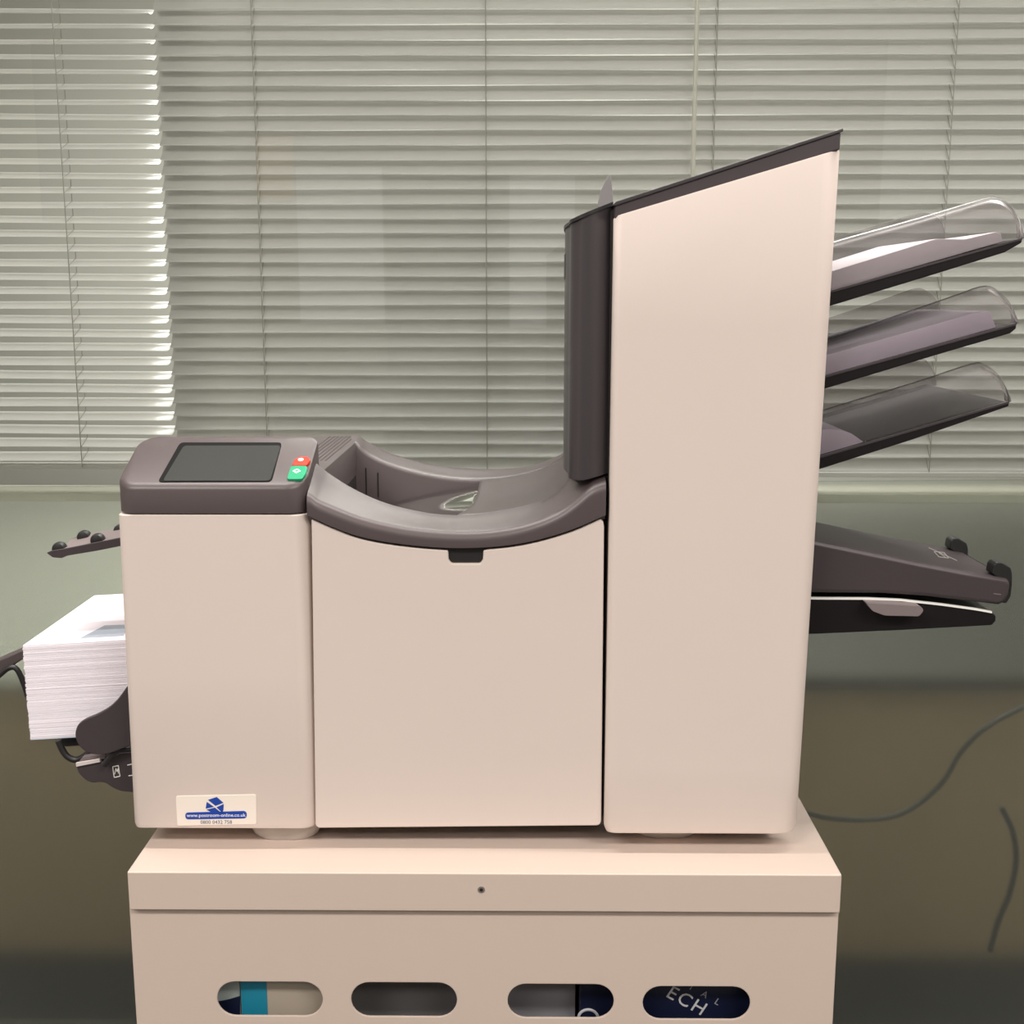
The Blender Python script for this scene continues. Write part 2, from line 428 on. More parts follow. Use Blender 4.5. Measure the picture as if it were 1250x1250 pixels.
o = inbox('carton', 'white carton with creased edge seen through the third oval slot', 'box', 585, 699, PYF+0.060, 0.14, 0.19, mat('white_card', (0.40, 0.39, 0.42, 1), 0.5))
a = P(694, 1220, PYF+0.059).x; b = P(702, 1220, PYF+0.059).x
obj('flap', box(a, b, PYF+0.058, PYF+0.0599, SH+0.002, SH+0.189), bpy.data.materials['white_card'], o)
o = inbox('carton', 'navy carton with white ring mark beside the white carton', 'box', 708, 766, PYF+0.030, 0.14, 0.2, navy)
ring = []
cR = P(718, 1243, PYF+0.030)
bm = tube([(cR.x+0.0105*math.cos(t), PYF+0.0298, cR.z+0.0105*math.sin(t)) for t in [math.pi*k/12*1.05 for k in range(13)]], 0.0016, 6)
M_print = mat('carton_print', (0.50, 0.50, 0.52, 1), 0.5)
q = P(733, 1241, PYF+0.030)
tube([(q.x-0.005, PYF+0.0298, q.z-0.004), (q.x+0.010, PYF+0.0298, q.z-0.0035)], 0.0014, 6, bm)
obj('printed_ring', bm, M_print, o)
YK = PYF+0.025
o = inbox('carton', 'navy carton printed with slanting white capital letters', 'box', 770, 935, YK, 0.16, 0.21, navy)
ang = math.radians(-30)
xd = (math.cos(ang), 0, math.sin(ang))
bm = text_bm('ECH', 0.0215, P(838, 1222, YK-0.0001), xd, (0, -1, 0), 0.0004, spacing=1.2)
obj('printed_word', bm, M_print, o)
for ch, u, v in (('T', 844, 1205), ('A', 860, 1214), ('L', 875.5, 1223)):
    obj('printed_letter', text_bm(ch, 0.0105, P(u, v, YK-0.0001), xd, (0, -1, 0), 0.0004), mat('carton_print_grey', (0.25, 0.25, 0.28, 1), 0.5) if ch == 'T' else bpy.data.materials['carton_print_grey'], o)

# ---------------------------------------------------------------- folder inserter machine
mach = thing('folder_inserter', 'beige and charcoal paper folding and inserting machine standing on the cabinet', 'office machine', (0, 0.2, TOPZ))
BD = 0.40                                            # body depth
xa_b, xa_t = P(162, 1012, 0).x, P(142, 629, 0).x
xb_b, xb_t = P(385.5, 1012, 0).x, P(375, 629, 0).x
zbot = P(250, 1013, 0).z; ztop = P(250, 628.5, 0).z
# left column
def col_ring(t, ins=0.0, r=0.010):
    z = zbot + (ztop-zbot)*t
    x0 = xa_b + (xa_t-xa_b)*t + ins; x1 = xb_b + (xb_t-xb_b)*t - ins
    return [(x, y, z) for x, y in plan(x0, x1, ins, BD-ins, 0.009-ins, 0.016-ins, 0.004, 0.004)]
rings = [[(x, y, z-0.0) for x, y, z in col_ring(0, 0.005)], [(x, y, z+0.0015) for x, y, z in col_ring(0, 0.0015)], [(x, y, z+0.006) for x, y, z in col_ring(0)], col_ring(0.5), [(x, y, z-0.001) for x, y, z in col_ring(1)], col_ring(1, 0.001)]
column = obj('column_housing', loft(rings), M_beige, mach)
# front door with curved top and latch notch
Ctop = [(380, 634), (405, 645), (435, 656.5), (470, 664), (510, 669), (547, 671.5), (590, 671), (630, 667), (665, 659.5), (700, 648.5), (728, 636)]
cpts = [tuple(c) for c in catmull(Ctop, 6)]
left = [c for c in cpts if c[0] <= 546.5]; right = [c for c in cpts if c[0] >= 590.5]
notch = [(547, 672), (547.5, 683), (551, 688), (586, 688), (589.5, 683), (590, 672)]
rc = [(733, 634), (736.5, 637), (737.5, 643)]
door_px = left + notch + right + rc + [(734, 1003), (732.5, 1006.5), (729, 1008), (389, 1011), (385, 1008)]
DY = 0.003
obj('front_door', pprism(door_px, DY, DY+0.02), M_beige, mach, 0.0022, 3, 50)
nx0 = P(545, 680, DY).x; nx1 = P(592, 680, DY).x
obj('latch_recess', box(nx0, nx1, 0.0072, DY+0.016, P(560, 690, DY).z, P(560, 660, DY).z), M_black, mach)
# lower chassis behind the panels
zch = P(600, 700, 0.03).z
ch = box(P(376, 800, 0).x, P(733, 800, 0).x, 0.024, BD-0.005, zbot+0.004, zch)
obj('chassis', ch, M_black, mach)

# control panel (raked)
z_fr = P(250, 592, 0).z
px0, px1 = P(140.5, 610, 0).x, P(374, 610, 0).x
PD = 0.092
z_bk = P(300, 530.5, PD).z
sl = (z_bk - z_fr)/PD
outl = plan(px0, px1, -0.001, PD, 0.020, 0.022, 0.016, 0.022, 9)
ztop_d = ztop + 0.0012
def zrake(y): return z_fr + sl*max(y, 0)
rings = [[(x, y, ztop_d) for x, y in plan(px0+0.001, px1-0.001, 0.0, PD, 0.019, 0.021, 0.016, 0.022, 9)], [(x, y, ztop_d+0.001) for x, y in outl]]
rings.append([(x, y, zrake(y)-0.005) for x, y in outl])
ins = plan(px0+0.0012, px1-0.0012, 0.0002, PD-0.0012, 0.019, 0.021, 0.015, 0.021, 9)
rings.append([(x, y, zrake(y)-0.0016) for x, y in ins])
ins = plan(px0+0.005, px1-0.005, 0.004, PD-0.005, 0.016, 0.018, 0.012, 0.018, 9)
rings.append([(x, y, zrake(y)) for x, y in ins])
panel = obj('control_panel', loft(rings), M_dark, mach)
rn = Vector((0, -sl, 1)).normalized(); rp = Vector((0, 0, z_fr))
def onrake(px, r=0): return [PP(u, v, rp, rn) for u, v in (round_poly(px, r, 4) if r else px)]
scr = obj('screen_recess_shade', prism([q - rn*0.0005 for q in onrake([(192.5, 589), (220, 540.5), (344.5, 540.5), (331.5, 588.5)], 5)], rn*0.001), mat('recess_shade_black', (0.006, 0.006, 0.006, 1), 0.6, spec=0.1), panel)  # black plate painted in as the recess shadow at the screen's top and left
obj('touch_screen', prism([q + rn*0.0001 for q in onrake([(199, 587.8), (224.5, 545), (343, 544.8), (330, 587.8)], 4)], rn*0.001), M_screen, panel)['label'] = 'dark grey blank touch screen'
k1 = obj('stop_key', prism([q - rn*0.001 for q in onrake([(356.5, 570), (360.5, 562.5), (366, 559.8), (376.5, 559.8), (379.5, 564), (374.5, 570)], 2)], rn*0.0035), M_red, panel, 0.0008, 2)
k1['label'] = 'red stop key'
ctr = PP(367.5, 563.8, rp, rn) + rn*0.0025
xr_ = Vector((1, 0, 0)); yr_ = rn.cross(xr_)
def disc(c, r, n, th, x=xr_, y=yr_, ph=0, bm=None, ry=None):
    return prism([c + x*r*math.cos(2*math.pi*k/n+ph) + y*(ry or r)*math.sin(2*math.pi*k/n+ph) for k in range(n)], (x.cross(y))*th, bm)
obj('stop_mark', disc(ctr, 0.0030, 8, 0.0004), M_icon, panel)
k2 = obj('start_key', prism([q - rn*0.001 for q in onrake([(350, 587), (355.5, 570.8), (375.5, 570.8), (374.5, 579), (369, 587)], 3)], rn*0.0035), M_green, panel, 0.0008, 2)
k2['label'] = 'green start key'
ctr = PP(362.5, 577.6, rp, rn) + rn*0.0025
bm = disc(ctr, 0.0042, 4, 0.0003)
obj('start_mark', bm, M_icon, panel)
obj('start_mark_centre', disc(ctr + rn*0.00025, 0.0019, 4, 0.0003), M_green, panel)

# rear top cover of the column with ribs
zp = P(443, 532, BD).z
plx1 = P(443, 532, BD).x
bm = loft([[(x, y, ztop_d) for x, y in plan(px0+0.004, plx1, PD-0.03, BD, 0.004, 0.004, 0.012, 0.012)],
           [(x, y, zp-0.005) for x, y in plan(px0+0.004, plx1, PD-0.03, BD, 0.004, 0.004, 0.012, 0.012)],
           [(x, y, zp-0.0014) for x, y in plan(px0+0.0055, plx1-0.0015, PD-0.03, BD-0.001, 0.004, 0.004, 0.011, 0.011)],
           [(x, y, zp) for x, y in plan(px0+0.009, plx1-0.005, PD-0.03, BD-0.005, 0.004, 0.004, 0.008, 0.008)]])
cover = obj('top_cover', bm, M_dark, mach)
bm = bmesh.new()
for k in range(7):
    x = plx1 - 0.010 - k*0.0052
    prism([(x-0.0011, 0.16, zp-0.0002), (x+0.0011, 0.16, zp-0.0002), (x, 0.16, zp+0.0011)], (0, BD-0.17, 0), bm)
obj('grip_ridge', bm, M_dark, cover)

# curved front rail
RI = 0.062
tC = ztab([(374, 630), (382, 633.5), (405, 644), (435, 655), (470, 662.5), (510, 667.5), (547, 670), (590, 669.5), (630, 665.5), (665, 658), (700, 647), (728, 635), (740, 630)], 0.001)
tH = ztab([(371, 606), (377, 605), (388, 613), (410, 622), (444, 634), (490, 644), (536, 649), (580, 650), (620, 646), (655, 637), (685, 624), (705, 610), (722, 596), (740, 589)], 0.003)
tI = ztab([(372, 556), (388, 566), (400, 576), (430, 595), (470, 613), (520, 625), (560, 628), (600, 625), (650, 615), (675, 604), (690, 590), (702, 576), (720, 560)], RI)
xs0 = P(374.5, 620, 0).x; xs1 = P(739.5, 620, 0).x
def rail_sec(x, y0, yi, zc, zh, zi, zin):
    hh = zh - zc
    pts = [(y0+0.010, zc), (y0, zc+0.0012)]
    s = 1 if yi > y0 else -1
    rr = min(0.009, hh*0.6)
    for k in range(8):
        t = k/7*math.pi/2
        pts.append((y0 + s*rr*(1-math.cos(t)), zh - rr + rr*math.sin(t) + (zi-zh)*0.12*(k/7)))
    e = pts[-1]
    for k in range(1, 7):
        t = k/7
        pts.append((e[0] + (yi-0.004*s-e[0])*t, e[1] + (zi-e[1])*(t*0.75+0.25*t*t)))
    pts.append((yi - 0.001*s, zi - 0.0004)); pts.append((yi, zi-0.002)); pts.append((yi, zi-zin))
    pts.append((y0+0.010, min(zi-zin, zc-0.004)))
    return [(x, y, z) for y, z in pts]
secs = []
N = 70
for i in range(N+1):
    x = xs0 + (xs1-xs0)*i/N
    zc, zh, zi = interp(tC, x), interp(tH, x), interp(tI, x)
    zin = 0.05
    secs.append(rail_sec(x, 0.0, RI, zc, zh, max(zi, zh+0.001), zin))
rail = obj('front_rail', loft(secs), M_dark, mach, smooth=60)
# rear rail
RY0, RY1 = 0.335, BD
tR = ztab([(436, 530), (447, 538), (458, 544), (480, 554), (520, 565), (560, 570.5), (600, 572), (640, 569.5), (668, 562), (690, 551), (705, 540)], RY1-0.006)
tRi = ztab([(436, 540), (442, 548), (462, 561), (499, 574), (545, 583), (585, 585), (625, 581), (660, 572), (685, 559), (700, 545)], RY0)
secs = []
xr0 = plx1 - 0.012; xr1 = P(705, 570, RY1).x
for i in range(51):
    x = xr0 + (xr1-xr0)*i/50
    zr_, zi = interp(tR, x), interp(tRi, x)
    z0 = zi - 0.09
    pts = [(RY0+0.0, z0), (RY0, zi-0.005), (RY0+0.0015, zi-0.0015), (RY0+0.005, zi)]
    for k in range(1, 5): pts.append((RY0+0.005 + (RY1-0.012-RY0-0.005)*k/5, zi + (zr_-zi)*k/5))
    pts += [(RY1-0.009, zr_), (RY1-0.003, zr_-0.002), (RY1, zr_-0.008), (RY1, z0)]
    secs.append([(x, y, z) for y, z in pts])
rrail = obj('rear_rail', loft(secs), M_dark, mach, smooth=50)
# slotted inner wall details on the rear rail
for u, v0, v1 in ((447, 571, 604), (461.5, 577, 607)):
    a = P(u-1.1, v0, RY0-0.0006); b = P(u+1.1, v1, RY0-0.0006)
    obj('guide_slot', box(a.x, b.x, RY0-0.0008, RY0+0.002, b.z, a.z), M_black, rrail)
# basin liner
zf = P(480, 625, 0.2).z - 0.03
xl0 = plx1-0.0005
bm = box(xl0, xs1, RI-0.003, RY0+0.003, zf-0.003, zf)
box(xl0-0.003, xl0, RI-0.003, RY0+0.003, zf, zp-0.012, bm)
obj('basin_liner', bm, M_dark, mach)
a = P(418, 588, 0.30); 
obj('feed_opening', box(xl0-0.001, xl0+0.0008, 0.20, 0.325, zf+0.002, P(440, 584, 0.30).z), M_black, mach)
# ramp between the rails
lead = [P(556, 628.5, RI), P(573, 617, 0.14), P(581.5, 604, 0.23), P(586, 586.5, RY0)]
leadc = catmull(lead, 4)
def leadx(t):
    y = RI + (RY0-RI)*t
    return interp([(q.y, q.x) for q in leadc], y)
xrmp = P(716, 560, RI).x
def ramp(i, j):
    x0 = leadx(j); x = x0 + (xrmp-x0)*i; y = RI-0.004 + (RY0-RI+0.008)*j
    zfv = interp(tI, x); zrv = interp(tRi, x)
    t = j
    return (x, y, zfv + (zrv-zfv)*t - 0.006*math.sin(math.pi*j)**2 - 0.0012)
o = obj('paper_ramp', grid(ramp, 30, 16), M_dark, mach, smooth=60); solid(o, 0.003, -1)
# polished chute plate below the ramp lip
def chute(i, j):
    x1 = leadx(j) + 0.004; x = x1 - 0.115*i; y = RI+0.004 + (RY0-RI-0.008)*j
    zz = interp(tI, x1)*(1-j) + interp(tRi, x1)*j - 0.006*math.sin(math.pi*j)**2 - 0.009
    return (x, y, zz - 0.012*i - 0.010*i*i)
o = obj('chute_plate', grid(chute, 12, 10), M_steel, mach); solid(o, 0.001, -1)

# tower
TY = -0.006
zbT = P(850, 1019.5, TY).z
tl_b, tr_b = P(738, 1010, TY).x, P(977, 1010, TY).x
tl_t, tr_t = P(750.5, 262, TY).x, P(1031, 180, TY).x
zTL = P(750.5, 264, TY).z; zTR = P(1030, 180, TY).z
sT = (zTR-zTL)/(tr_t-tl_t)
def zcap(x): return zTL + sT*(x-tl_t)
TP = 0.035
def t_ring(z, ins=0.0, top=False):
    zz = zTL if top else z
    out = []
    def lr(q):
        t = (q-zbT)/(zTR-zbT); tt = (q-zbT)/(zTL-zbT)
        return tl_b + (tl_t-tl_b)*tt, tr_b + (tr_t-tr_b)*t
    ring = plan(0.0, 1.0, 0.0, 1.0, 0.2, 0.2, 0.02, 0.02)   # unit; rebuilt below per corner
    L, R = lr(z)
    if top: L, R = tl_t, tr_t
    pl = plan(L+ins, R-ins, TY+ins*0.6, TY+TP, 0.008, 0.020, 0.002, 0.002)
    return [(x, y, (zcap(x)-(z)) if top else z) for x, y in pl]
rings = [t_ring(zbT, 0.007), [(x, y, zbT+0.0018) for x, y, z in t_ring(zbT, 0.002)], [(x, y, zbT+0.007) for x, y, z in t_ring(zbT, 0.0)]]
for k in range(1, 8):
    t = k/8; z = zbT + (zTL-0.03-zbT)*t; rings.append(t_ring(z))
rings += [t_ring(0.002, 0, True), t_ring(0.0, 0.001, True)]
obj('tower_panel', loft(rings), M_beige, mach)
# dark cap strip and tower body
y0c = TY+0.003
cap_px = [(750.5, 268), (750.5, 249), (1027, 160), (1025.5, 183)]
cap = obj('tower_cap', pprism(cap_px, y0c, 0.40), M_darker, mach, 0.002, 2)
obj('cap_lip', pprism([(747, 251), (752, 246), (1029.5, 156.5), (1029.5, 160.5), (752, 251)], y0c-0.002, 0.402), M_nose, cap, 0.0006, 2)
body_px = [(752, 270), (985, 200), (945, 1012), (744, 1012)]
obj('tower_body', pprism(body_px, TY+TP, 0.40), M_darker, mach, 0.004, 2)
obj('seam_strip', pprism([(745.5, 258), (752, 252), (752, 300), (742, 1005), (735.5, 1005), (742, 600)], 0.012, 0.03), M_black, mach)
# rounded charcoal nose in front-left of the tower
zn = P(714, 586.5, 0.006).z
A_ = P(746, 400, 0.020); B_ = P(713, 400, 0.006); E_ = P(689, 400, 0.10)
def nose_ring(zfun, g=0.0):
    base = catmull([(A_.x, 0.018), (B_.x+0.010, 0.008), (B_.x, 0.007), (B_.x-0.006, 0.010), (B_.x-0.013, 0.022), (E_.x+0.0035, 0.052), (E_.x, 0.10), (P(690.5, 400, 0.25).x, 0.25), (P(693, 400, 0.385).x, 0.385), (A_.x, 0.39)], 4)
    return [(q.x, q.y, zfun(q.x, q.y)) for q in base]
zt_ref = P(715, 264, 0.007)
def znt(x, y): return zt_ref.z + 0.42*(x-zt_ref.x) 
rings = [nose_ring(lambda x, y: zn + 0.006*max(0, (x-B_.x))/0.027 + 0.0)]
rings += [nose_ring(lambda x, y, t=t: zn + 0.006*max(0, (x-B_.x))/0.027*(1-t) + (znt(x, y)-zn)*t) for t in (0.02, 0.3, 0.7, 0.99, 1.0)]
nose = obj('tower_nose', loft(rings), M_nose, mach, smooth=50)
rings = [nose_ring(lambda x, y: znt(x, y)-0.0005), nose_ring(lambda x, y: znt(x, y)+0.003)]
lo = loft(rings)
c_ = Vector((A_.x, 0.2, 0))
for v in lo.verts: v.co.x = A_.x + (v.co.x-A_.x)*1.03; v.co.y = 0.2 + (v.co.y-0.2)*1.01
obj('nose_lip', lo, M_black, nose, smooth=40)
tb = P(691, 309, 0.09); tb2 = P(694, 341, 0.09)
obj('finger_tab', box(tb.x-0.001, tb2.x+0.003, 0.084, 0.12, tb2.z, tb.z), M_black, nose, 0.001)
fin = [(729, 275), (730, 247), (733, 234), (738, 222), (743, 213), (745.5, 215), (747, 226), (748.5, 246), (750, 275)]
obj('paper_fin', pprism(fin, 0.20, 0.203), mat('grey_fin', (0.22, 0.21, 0.21, 1), 0.4), mach, 0.0006, 2)

# feet
def foot(u, y, name='foot'):
    q = PZ(u, 1022, TOPZ)
    x = P(u, 1018, y).x
    bm = bmesh.new()
    ring = []
    for k in range(48):
        t = 2*math.pi*k/48
        r = 0.030*(1 + 0.0)
        xx = 0.0385*math.cos(t); yy = 0.021*math.sin(t)*(1 - 0.14*math.exp(-(xx/0.010)**2))
        ring.append((xx, yy))
    h = zbot + 0.004 - TOPZ
    rings = [[(x+a*s, y+b*s, TOPZ+0.0003+h*f) for a, b in ring] for s, f in ((0.80, 0.0), (0.90, 0.12), (0.98, 0.4), (1.06, 1.0))]
    return obj(name, loft(rings, bm), M_foot, mach)
foot(350, 0.036); foot(812, 0.044); foot(350, 0.35); foot(812, 0.35)

# side feeders with smoky guides
FY0, FY1 = 0.05, 0.29
def feeder(top_px, bot_px, guide_px, lab):
    prof = top_px + bot_px[::-1]
    tr = obj('feeder_tray', pprism(prof, FY0, FY1+0.01), M_tray, mach, 0.0015, 2)
    tr['label'] = lab
    # a slim ledge along the tray's edge
    e = [(u, v-0.6) for u, v in top_px]; e2 = [(u, v+1.8) for u, v in top_px]
    obj('tray_edge', pprism(e + e2[::-1], FY0-0.0015, FY0+0.002), M_nose, tr)
    g = [tuple(c) for c in catmull(guide_px, 5)]
    for Y in (FY0+0.003, FY1-0.02):
        dY = Y-(FY0+0.003)
        pts = []
        for u, v in g:
            q = P(u, v, FY0+0.003); pts.append(q)
        line = [P(u, v, FY0+0.003) for u, v in top_px]
        xa, za, xb, zb = line[0].x, line[0].z, line[-1].x, line[-1].z
        def base(x): return za + (zb-za)*(x-xa)/(xb-xa)
        rows = []
        for q in pts:
            zb_ = base(q.x); H = max(q.z-zb_, 0.0005); row = []
            for k in range(9):
                h = k/8
                yo = 0.012*(max(0, h-0.35)/0.65)**2.2 if dY == 0 else -0.0*h
                row.append((q.x, Y + yo, zb_ + H*(h if h < 0.6 else 0.6+0.4*math.sin((h-0.6)/0.4*math.pi/2)) + 0.0002))
            rows.append(row)
        o = obj('paper_guide', loft(rows, None, False, False), M_smoke, tr, smooth=70)
        solid(o, 0.0022, 0)
    return tr
feeder([(955, 372), (1022, 353.5), (1248, 291)], [(955, 391), (1022, 371), (1142, 334.5), (1227, 308), (1248, 296)],
       [(955, 316), (1026, 294), (1130, 265), (1200, 244), (1218, 240.7), (1234, 246.5), (1246, 262.5), (1249, 284), (1248, 290.5)], 'uppermost feeder tray')
feeder([(950, 475), (1018, 456.5), (1241, 395)], [(950, 492), (1016, 472), (1154.6, 430), (1233.6, 407), (1241, 401)],
       [(950, 436), (1018, 414), (1158, 366), (1203, 350.7), (1221, 354.5), (1236, 370), (1242, 389), (1241, 394.5)], 'middle feeder tray')
feeder([(945, 574), (1010, 555), (1232, 490.5)], [(945, 590), (1010, 570), (1112, 537.5), (1203, 506), (1232, 496)],
       [(945, 524), (1014, 501), (1120, 469), (1190, 446), (1206, 447), (1221, 457), (1231, 475), (1233, 488), (1232, 490)], 'lowest feeder tray')
# paper in the trays
tag(obj('paper_stack', pprism([(998, 360), (998, 336), (1022, 329), (1143, 291.5), (1178, 292), (1216, 283), (1222, 286), (1224, 295)], FY0+0.011, 0.255), M_paper, None, 0.0006, 2),
    'stack of white paper in the uppermost smoky feeder tray', 'paper')
tag(obj('paper_stack', pprism([(992, 463), (992, 438), (1018, 431), (1190, 382), (1208, 380), (1216, 400)], FY0+0.011, 0.255), M_paper2, None, 0.0006, 2),
    'thick lavender tinted paper stack in the middle feeder tray', 'paper')
tag(obj('paper_stack', pprism([(988, 560), (988, 527), (1012, 524), (1027, 525), (1040, 529.5), (1054, 539.5), (1050, 541.5)], FY0+0.011, 0.255), M_paper2, None, 0.0006, 2),
    'short curled paper stack at the inner end of the lowest feeder tray', 'paper')
bk = P(1068, 518, 0.16)
# lower insert feeder
LY0, LY1 = 0.05, 0.20
lf = [(960, 653), (1005, 662.6), (1060, 674), (1122, 687), (1180, 698), (1230, 706.7), (1235, 711), (1232, 726), (1228, 735), (1220, 739), (1183, 734.6), (1130, 728.5), (1076, 725), (960, 724)]
ins_f = obj('insert_feeder', pprism(lf, LY0, LY1), M_darker, mach, 0.005, 4, 50)
for uu, vv, yy in ((1213, 697, LY0+0.004), (1213, 697, LY1-0.022)):
    pts = [(1211, 700), (1213, 690), (1217, 686.5), (1223, 686.5), (1234, 693), (1236, 700), (1236, 712), (1226, 712)]
    pp = [P(u, v, LY0+0.004) + Vector((0, yy-LY0-0.004, 0)) for u, v in pts]
    obj('stop_tab', prism(pp, (0, 0.018, 0)), M_rubber, ins_f, 0.0012, 2)
obj('end_pad', pprism([(1231, 706), (1236, 712), (1234, 728), (1229, 736.5), (1223, 736), (1228, 726)], LY0+0.012, LY1-0.012), M_rubber, ins_f, 0.001, 2)
obj('end_mark', pprism([(1213, 724.2), (1222, 725.4), (1222, 726.4), (1213, 725.2)], LY0-0.0004, LY0+0.001), M_lever, ins_f)
# printed mark on the feeder's sloping top
t0 = P(1005, 662.6, LY0); t1 = P(1230, 706.7, LY0)
fd = (t1-t0).normalized(); fnm = fd.cross(Vector((0, 1, 0))) * -1
if fnm.z < 0: fnm = -fnm
def ontop(u, v): return PP(u, v, t0, fnm)
bm = bmesh.new()
for (ua, va), (ub, vb) in (((1134, 669), (1168, 684.5)), ((1140, 673.5), (1146, 680)), ((1146, 680), (1158, 681.5)), ((1140, 673.5), (1152, 674.5)), ((1152, 674.5), (1158, 681.5)), ((1146, 675), (1154, 680.5))):
    tube([ontop(ua, va)+fnm*0.0002, ontop(ub, vb)+fnm*0.0002], 0.0005, 4, bm)
obj('printed_mark', bm, mat('grey_print', (0.5, 0.48, 0.45, 1), 0.5), ins_f)
# lower catch tray
wt = [(955, 730), (1001, 730.5), (1060, 730.8), (1100, 732.5), (1150, 738), (1190, 743.5), (1211, 747.3), (1216, 752), (1216, 758), (1211, 763.5), (1100, 769.5), (955, 776)]
ct = obj('catch_tray', pprism(wt, LY0+0.002, LY1+0.06), M_tray, mach, 0.0015, 2)
e1 = [(955, 729.2), (1001, 729.7), (1060, 730), (1100, 731.7), (1150, 737.2), (1190, 742.7), (1211, 746.5)]
obj('edge_highlight', pprism(e1 + [(u, v+2.2) for u, v in e1[::-1]], LY0, LY0+0.004), M_icon, ct)['label'] = 'thin white painted highlight along the edge'  # highlight on the tray's top edge, painted as a white strip
obj('pull_tab', pprism(round_poly([(1057, 736), (1124, 740), (1128, 745), (1122, 752.5), (1080, 751.5), (1065, 746)], 3), LY0-0.014, LY0+0.004), M_lever, ct, 0.0015, 2)['label'] = 'grey finger pull'

# left side: output arm
OY = 0.10
arm_px = [(56.5, 675), (62, 672.5), (80, 669.5), (196, 646.5), (196, 657), (118, 672.5), (82, 678.5), (75, 681.5), (64, 680.5)]
arm = obj('output_arm', pprism(arm_px, OY, OY+0.003), M_darker, mach, 0.0006, 2)
def armtop(u, v): return P(u, v, OY+0.003)
ft = [armtop(78, 670), armtop(196, 646.5)]
bkp = [P(86, 658.5, OY+0.055), P(93, 655.5, OY+0.055), P(110, 651, OY+0.055), P(212, 633, OY+0.055)]
bm = prism([ft[0], ft[1], bkp[3], bkp[2], bkp[1], bkp[0]], (0, 0, -0.004))
obj('arm_plate', bm, M_lever, arm)
def roller(u, v, y):
    c = P(u, v, y); bm = bmesh.new()
    rings = []
    for k, (r, dy) in enumerate(((0.0035, 0.0), (0.0066, 0.001), (0.0075, 0.004), (0.0075, 0.009), (0.0066, 0.012), (0.0035, 0.013))):
        rings.append([(c.x + r*math.cos(2*math.pi*i/20), y+dy, c.z + r*math.sin(2*math.pi*i/20)) for i in range(20)])
    return obj('roller', loft(rings), M_rubber, arm)
roller(70, 671, OY+0.004); roller(117, 660.5, OY+0.004); roller(100.5, 656.5, OY+0.045); roller(145, 649, OY+0.045)

# envelope hopper parts on the left
g = [tuple(c) for c in catmull([(165, 826), (158, 834), (152, 842), (143, 854), (132, 864), (118, 872), (104, 878), (95, 885), (91.5, 896), (94, 907), (103, 917), (114, 921), (130, 921), (150, 914), (165, 908)], 4)]
sg = obj('side_guide', pprism(g + [(180, 905), (180, 824)], 0.030, 0.036), M_darker, mach, 0.0015, 2)
lv = round_poly([(93, 934), (117, 928), (124, 928.5), (130, 932), (136, 925), (146, 919.5), (184, 917), (184, 969), (148, 966), (138, 962), (130, 956), (122, 954.5), (113, 956), (104, 952), (96, 944)], 3, 3)
lever = obj('release_lever', pprism(lv, 0.045, 0.055), M_darker, mach, 0.001, 2)
obj('lever_edge', pprism([(92.5, 931.5), (121, 926.8), (122, 930.2), (93, 936)], 0.042, 0.0445), mat('lever_edge_plastic', (0.62, 0.56, 0.55, 1), 0.4), lever)
obj('lever_top', pprism([(95, 931.5), (100, 925), (128, 920.5), (128, 926), (121, 927)], 0.046, 0.06), M_lever, lever)
obj('hopper_wire', tube(catmull([P(u, v, 0.058) for u, v in ((71, 904), (76, 915), (83, 924), (93, 927.5), (103, 923), (118, 912))], 5), 0.0036, 10), M_black, mach)
obj('lever_wire', tube(catmull([P(u, v, 0.038) for u, v in ((127, 934), (130, 930), (137, 921), (146, 915.5), (158, 914.5), (186, 913))], 5), 0.0034, 10), M_black, mach)
bm = bmesh.new()
def pxline(pts, Y, r, bm): 
    for a, b in zip(pts, pts[1:]): tube([P(a[0], a[1], Y), P(b[0], b[1], Y)], r, 4, bm)
pxline([(137.5, 936), (144.5, 934.5), (146.5, 947.5), (139.5, 949), (137.5, 936)], 0.0447, 0.0005, bm)
pxline([(140, 945), (141.5, 938), (143, 942), (144, 938), (144.5, 944)], 0.0447, 0.0004, bm)
pxline([(155.5, 934), (162, 932.5), (164, 946), (157, 947)], 0.0447, 0.0005, bm)
obj('lever_icon', bm, M_icon, lever)['label'] = 'white outlined lever icon'
# catch shelf and hook left of the envelopes
cs = obj('hopper_arm', pprism([(-30, 818), (0, 805), (30, 792), (60, 790), (60, 806), (26, 806), (13, 814.5), (0, 826), (-30, 846)], 0.135, 0.16), M_dark, mach, 0.002, 2)
obj('hopper_hook', tube(catmull([P(u, v, 0.13) for u, v in ((-25, 840), (-4, 827), (8, 817), (16, 814.5), (22, 819), (28, 832), (34, 850))], 5), 0.0032, 10), M_black, mach)
# hopper deck the envelopes lie on
hd = [P(u, v, 0.075) for u, v in ((70, 906.5), (195, 897.5), (195, 903), (70, 912))]
obj('hopper_deck', prism(hd, (0, 0.17, 0)), M_black, mach)

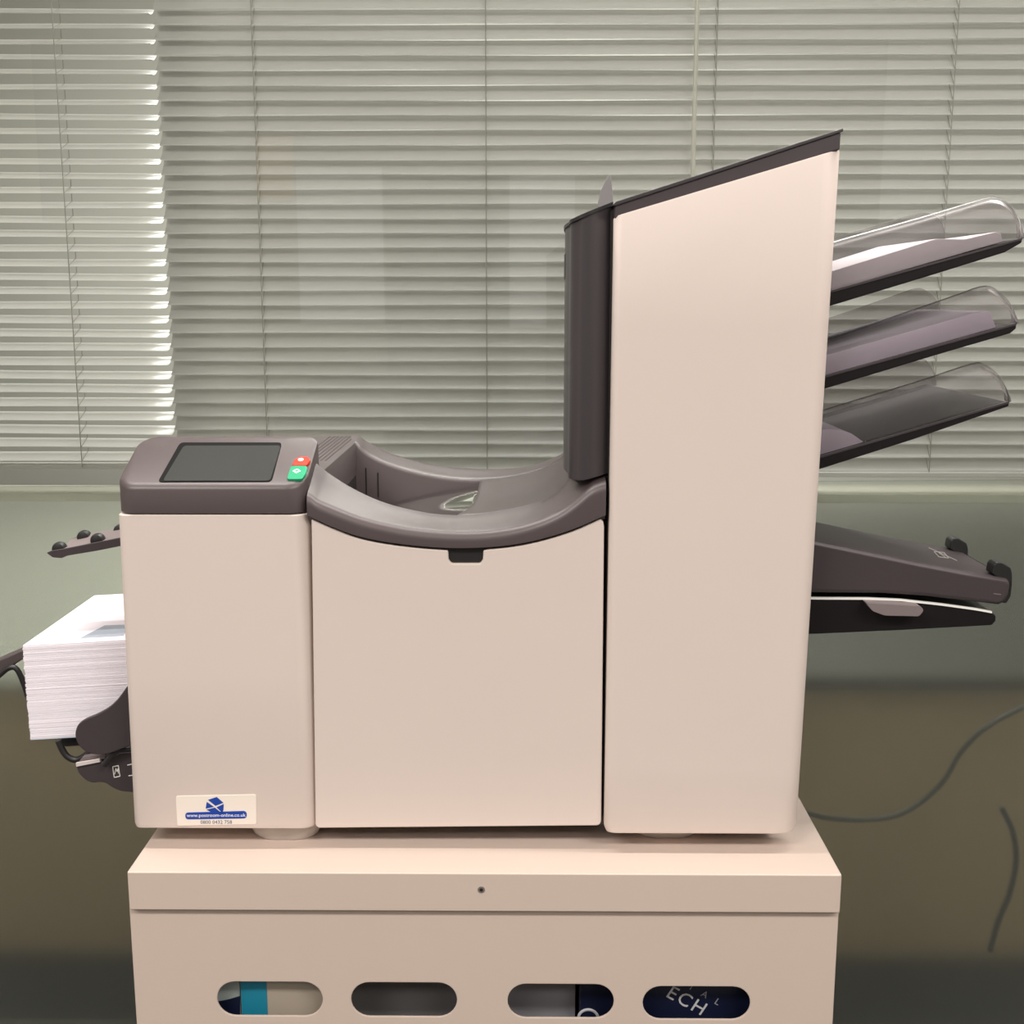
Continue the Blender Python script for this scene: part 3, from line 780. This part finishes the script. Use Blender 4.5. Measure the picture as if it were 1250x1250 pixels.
# sticker with logo
SY = -0.0002
st = obj('sticker', pprism(round_poly([(214.5, 972), (312.5, 970), (313, 1006), (216.5, 1008)], 2.5, 3), -0.0006, 0.0004), M_stick, mach)
st['label'] = 'white sticker with blue cube logo'
ly0, ly1 = -0.0010, -0.0004
obj('logo_bar', pprism(round_poly([(226, 992), (301, 990), (301.3, 999), (226.5, 1000.3)], 4.5, 6), ly0, ly1), M_blue, st)
for k in ([(254, 976.5), (264.5, 973), (272.5, 980), (263, 983.8)], [(252.3, 979), (261, 985), (251, 987.2)], [(273, 981.5), (272.7, 989), (271.2, 992), (264.3, 985.6)], [(262.2, 986), (270.3, 992.5), (259, 992), (252, 988.5)]):
    obj('logo_facet', pprism(k, ly0, ly1), M_blue, st)
obj('web_address', text_bm('www.postroom-online.co.uk', 0.0053, P(263.8, 995.3, ly0), (1, 0, 0.012), (0, -1, 0), 0.0002), M_icon, st)
obj('phone_number', text_bm('0800 0432 758', 0.0055, P(264, 1003.7, -0.0006), (1, 0, 0.010), (0, -1, 0), 0.0002), M_greyink, st)

# ---------------------------------------------------------------- envelopes
EY0, EY1 = 0.062, 0.277
tlp, blp = P(27, 788, EY0), P(37, 903.5, EY0)
NE = 64
dirx = (P(150, 781, EY0)-tlp).normalized(); dirx = Vector((dirx.x, 0, dirx.z))
upv = (tlp-blp)/NE
EL = 0.112; et = upv.length*0.94
def env_bm():
    bm = bmesh.new()
    n = Vector((-dirx.z, 0, dirx.x))
    a = Vector((0, 0, 0)); pts = [a, a+dirx*EL, a+dirx*EL+n*et, a+n*et]
    return prism(pts, (0, EY1-EY0, 0), bm)
e0 = obj('envelope', env_bm(), M_env, None, 0.0003, 1)
tag(e0, 'white envelope pressed in the thick stack below the windowed top one', 'envelope', 'stacked white envelopes')
e0.location = blp + Vector((0, EY0-blp.y, 0))
e0_src = e0
M_env2 = mat('envelope_paper_blue', (0.66, 0.70, 0.78, 1), 0.6, var=0.02, vscale=60)
for k in range(1, NE):
    e = e0.copy(); C.objects.link(e)
    p = blp + upv*k
    e.location = p + Vector((random.uniform(-0.0006, 0.0006), random.uniform(-0.0003, 0.0003), 0))
    if k == NE-1:
        e['label'] = 'topmost white envelope of the stack with a blue tinted window'
        n = Vector((-dirx.z, 0, dirx.x)); base = e.location + n*(et+0.0002)
        w0 = [PP(u, v, base, n) for u, v in ((98, 779), (128, 763.5), (157, 762.5), (151, 776))]
        ob = obj('address_window', prism(w0, n*0.0002), M_envw, None)
        ob.location = -e.location; ob.parent = e
        ob['label'] = 'bluish address window'

e0.material_slots[0].link = 'OBJECT'; e0.material_slots[0].material = M_env2
e0['label'] = 'pale bluish envelope at the very bottom of the thick stack'
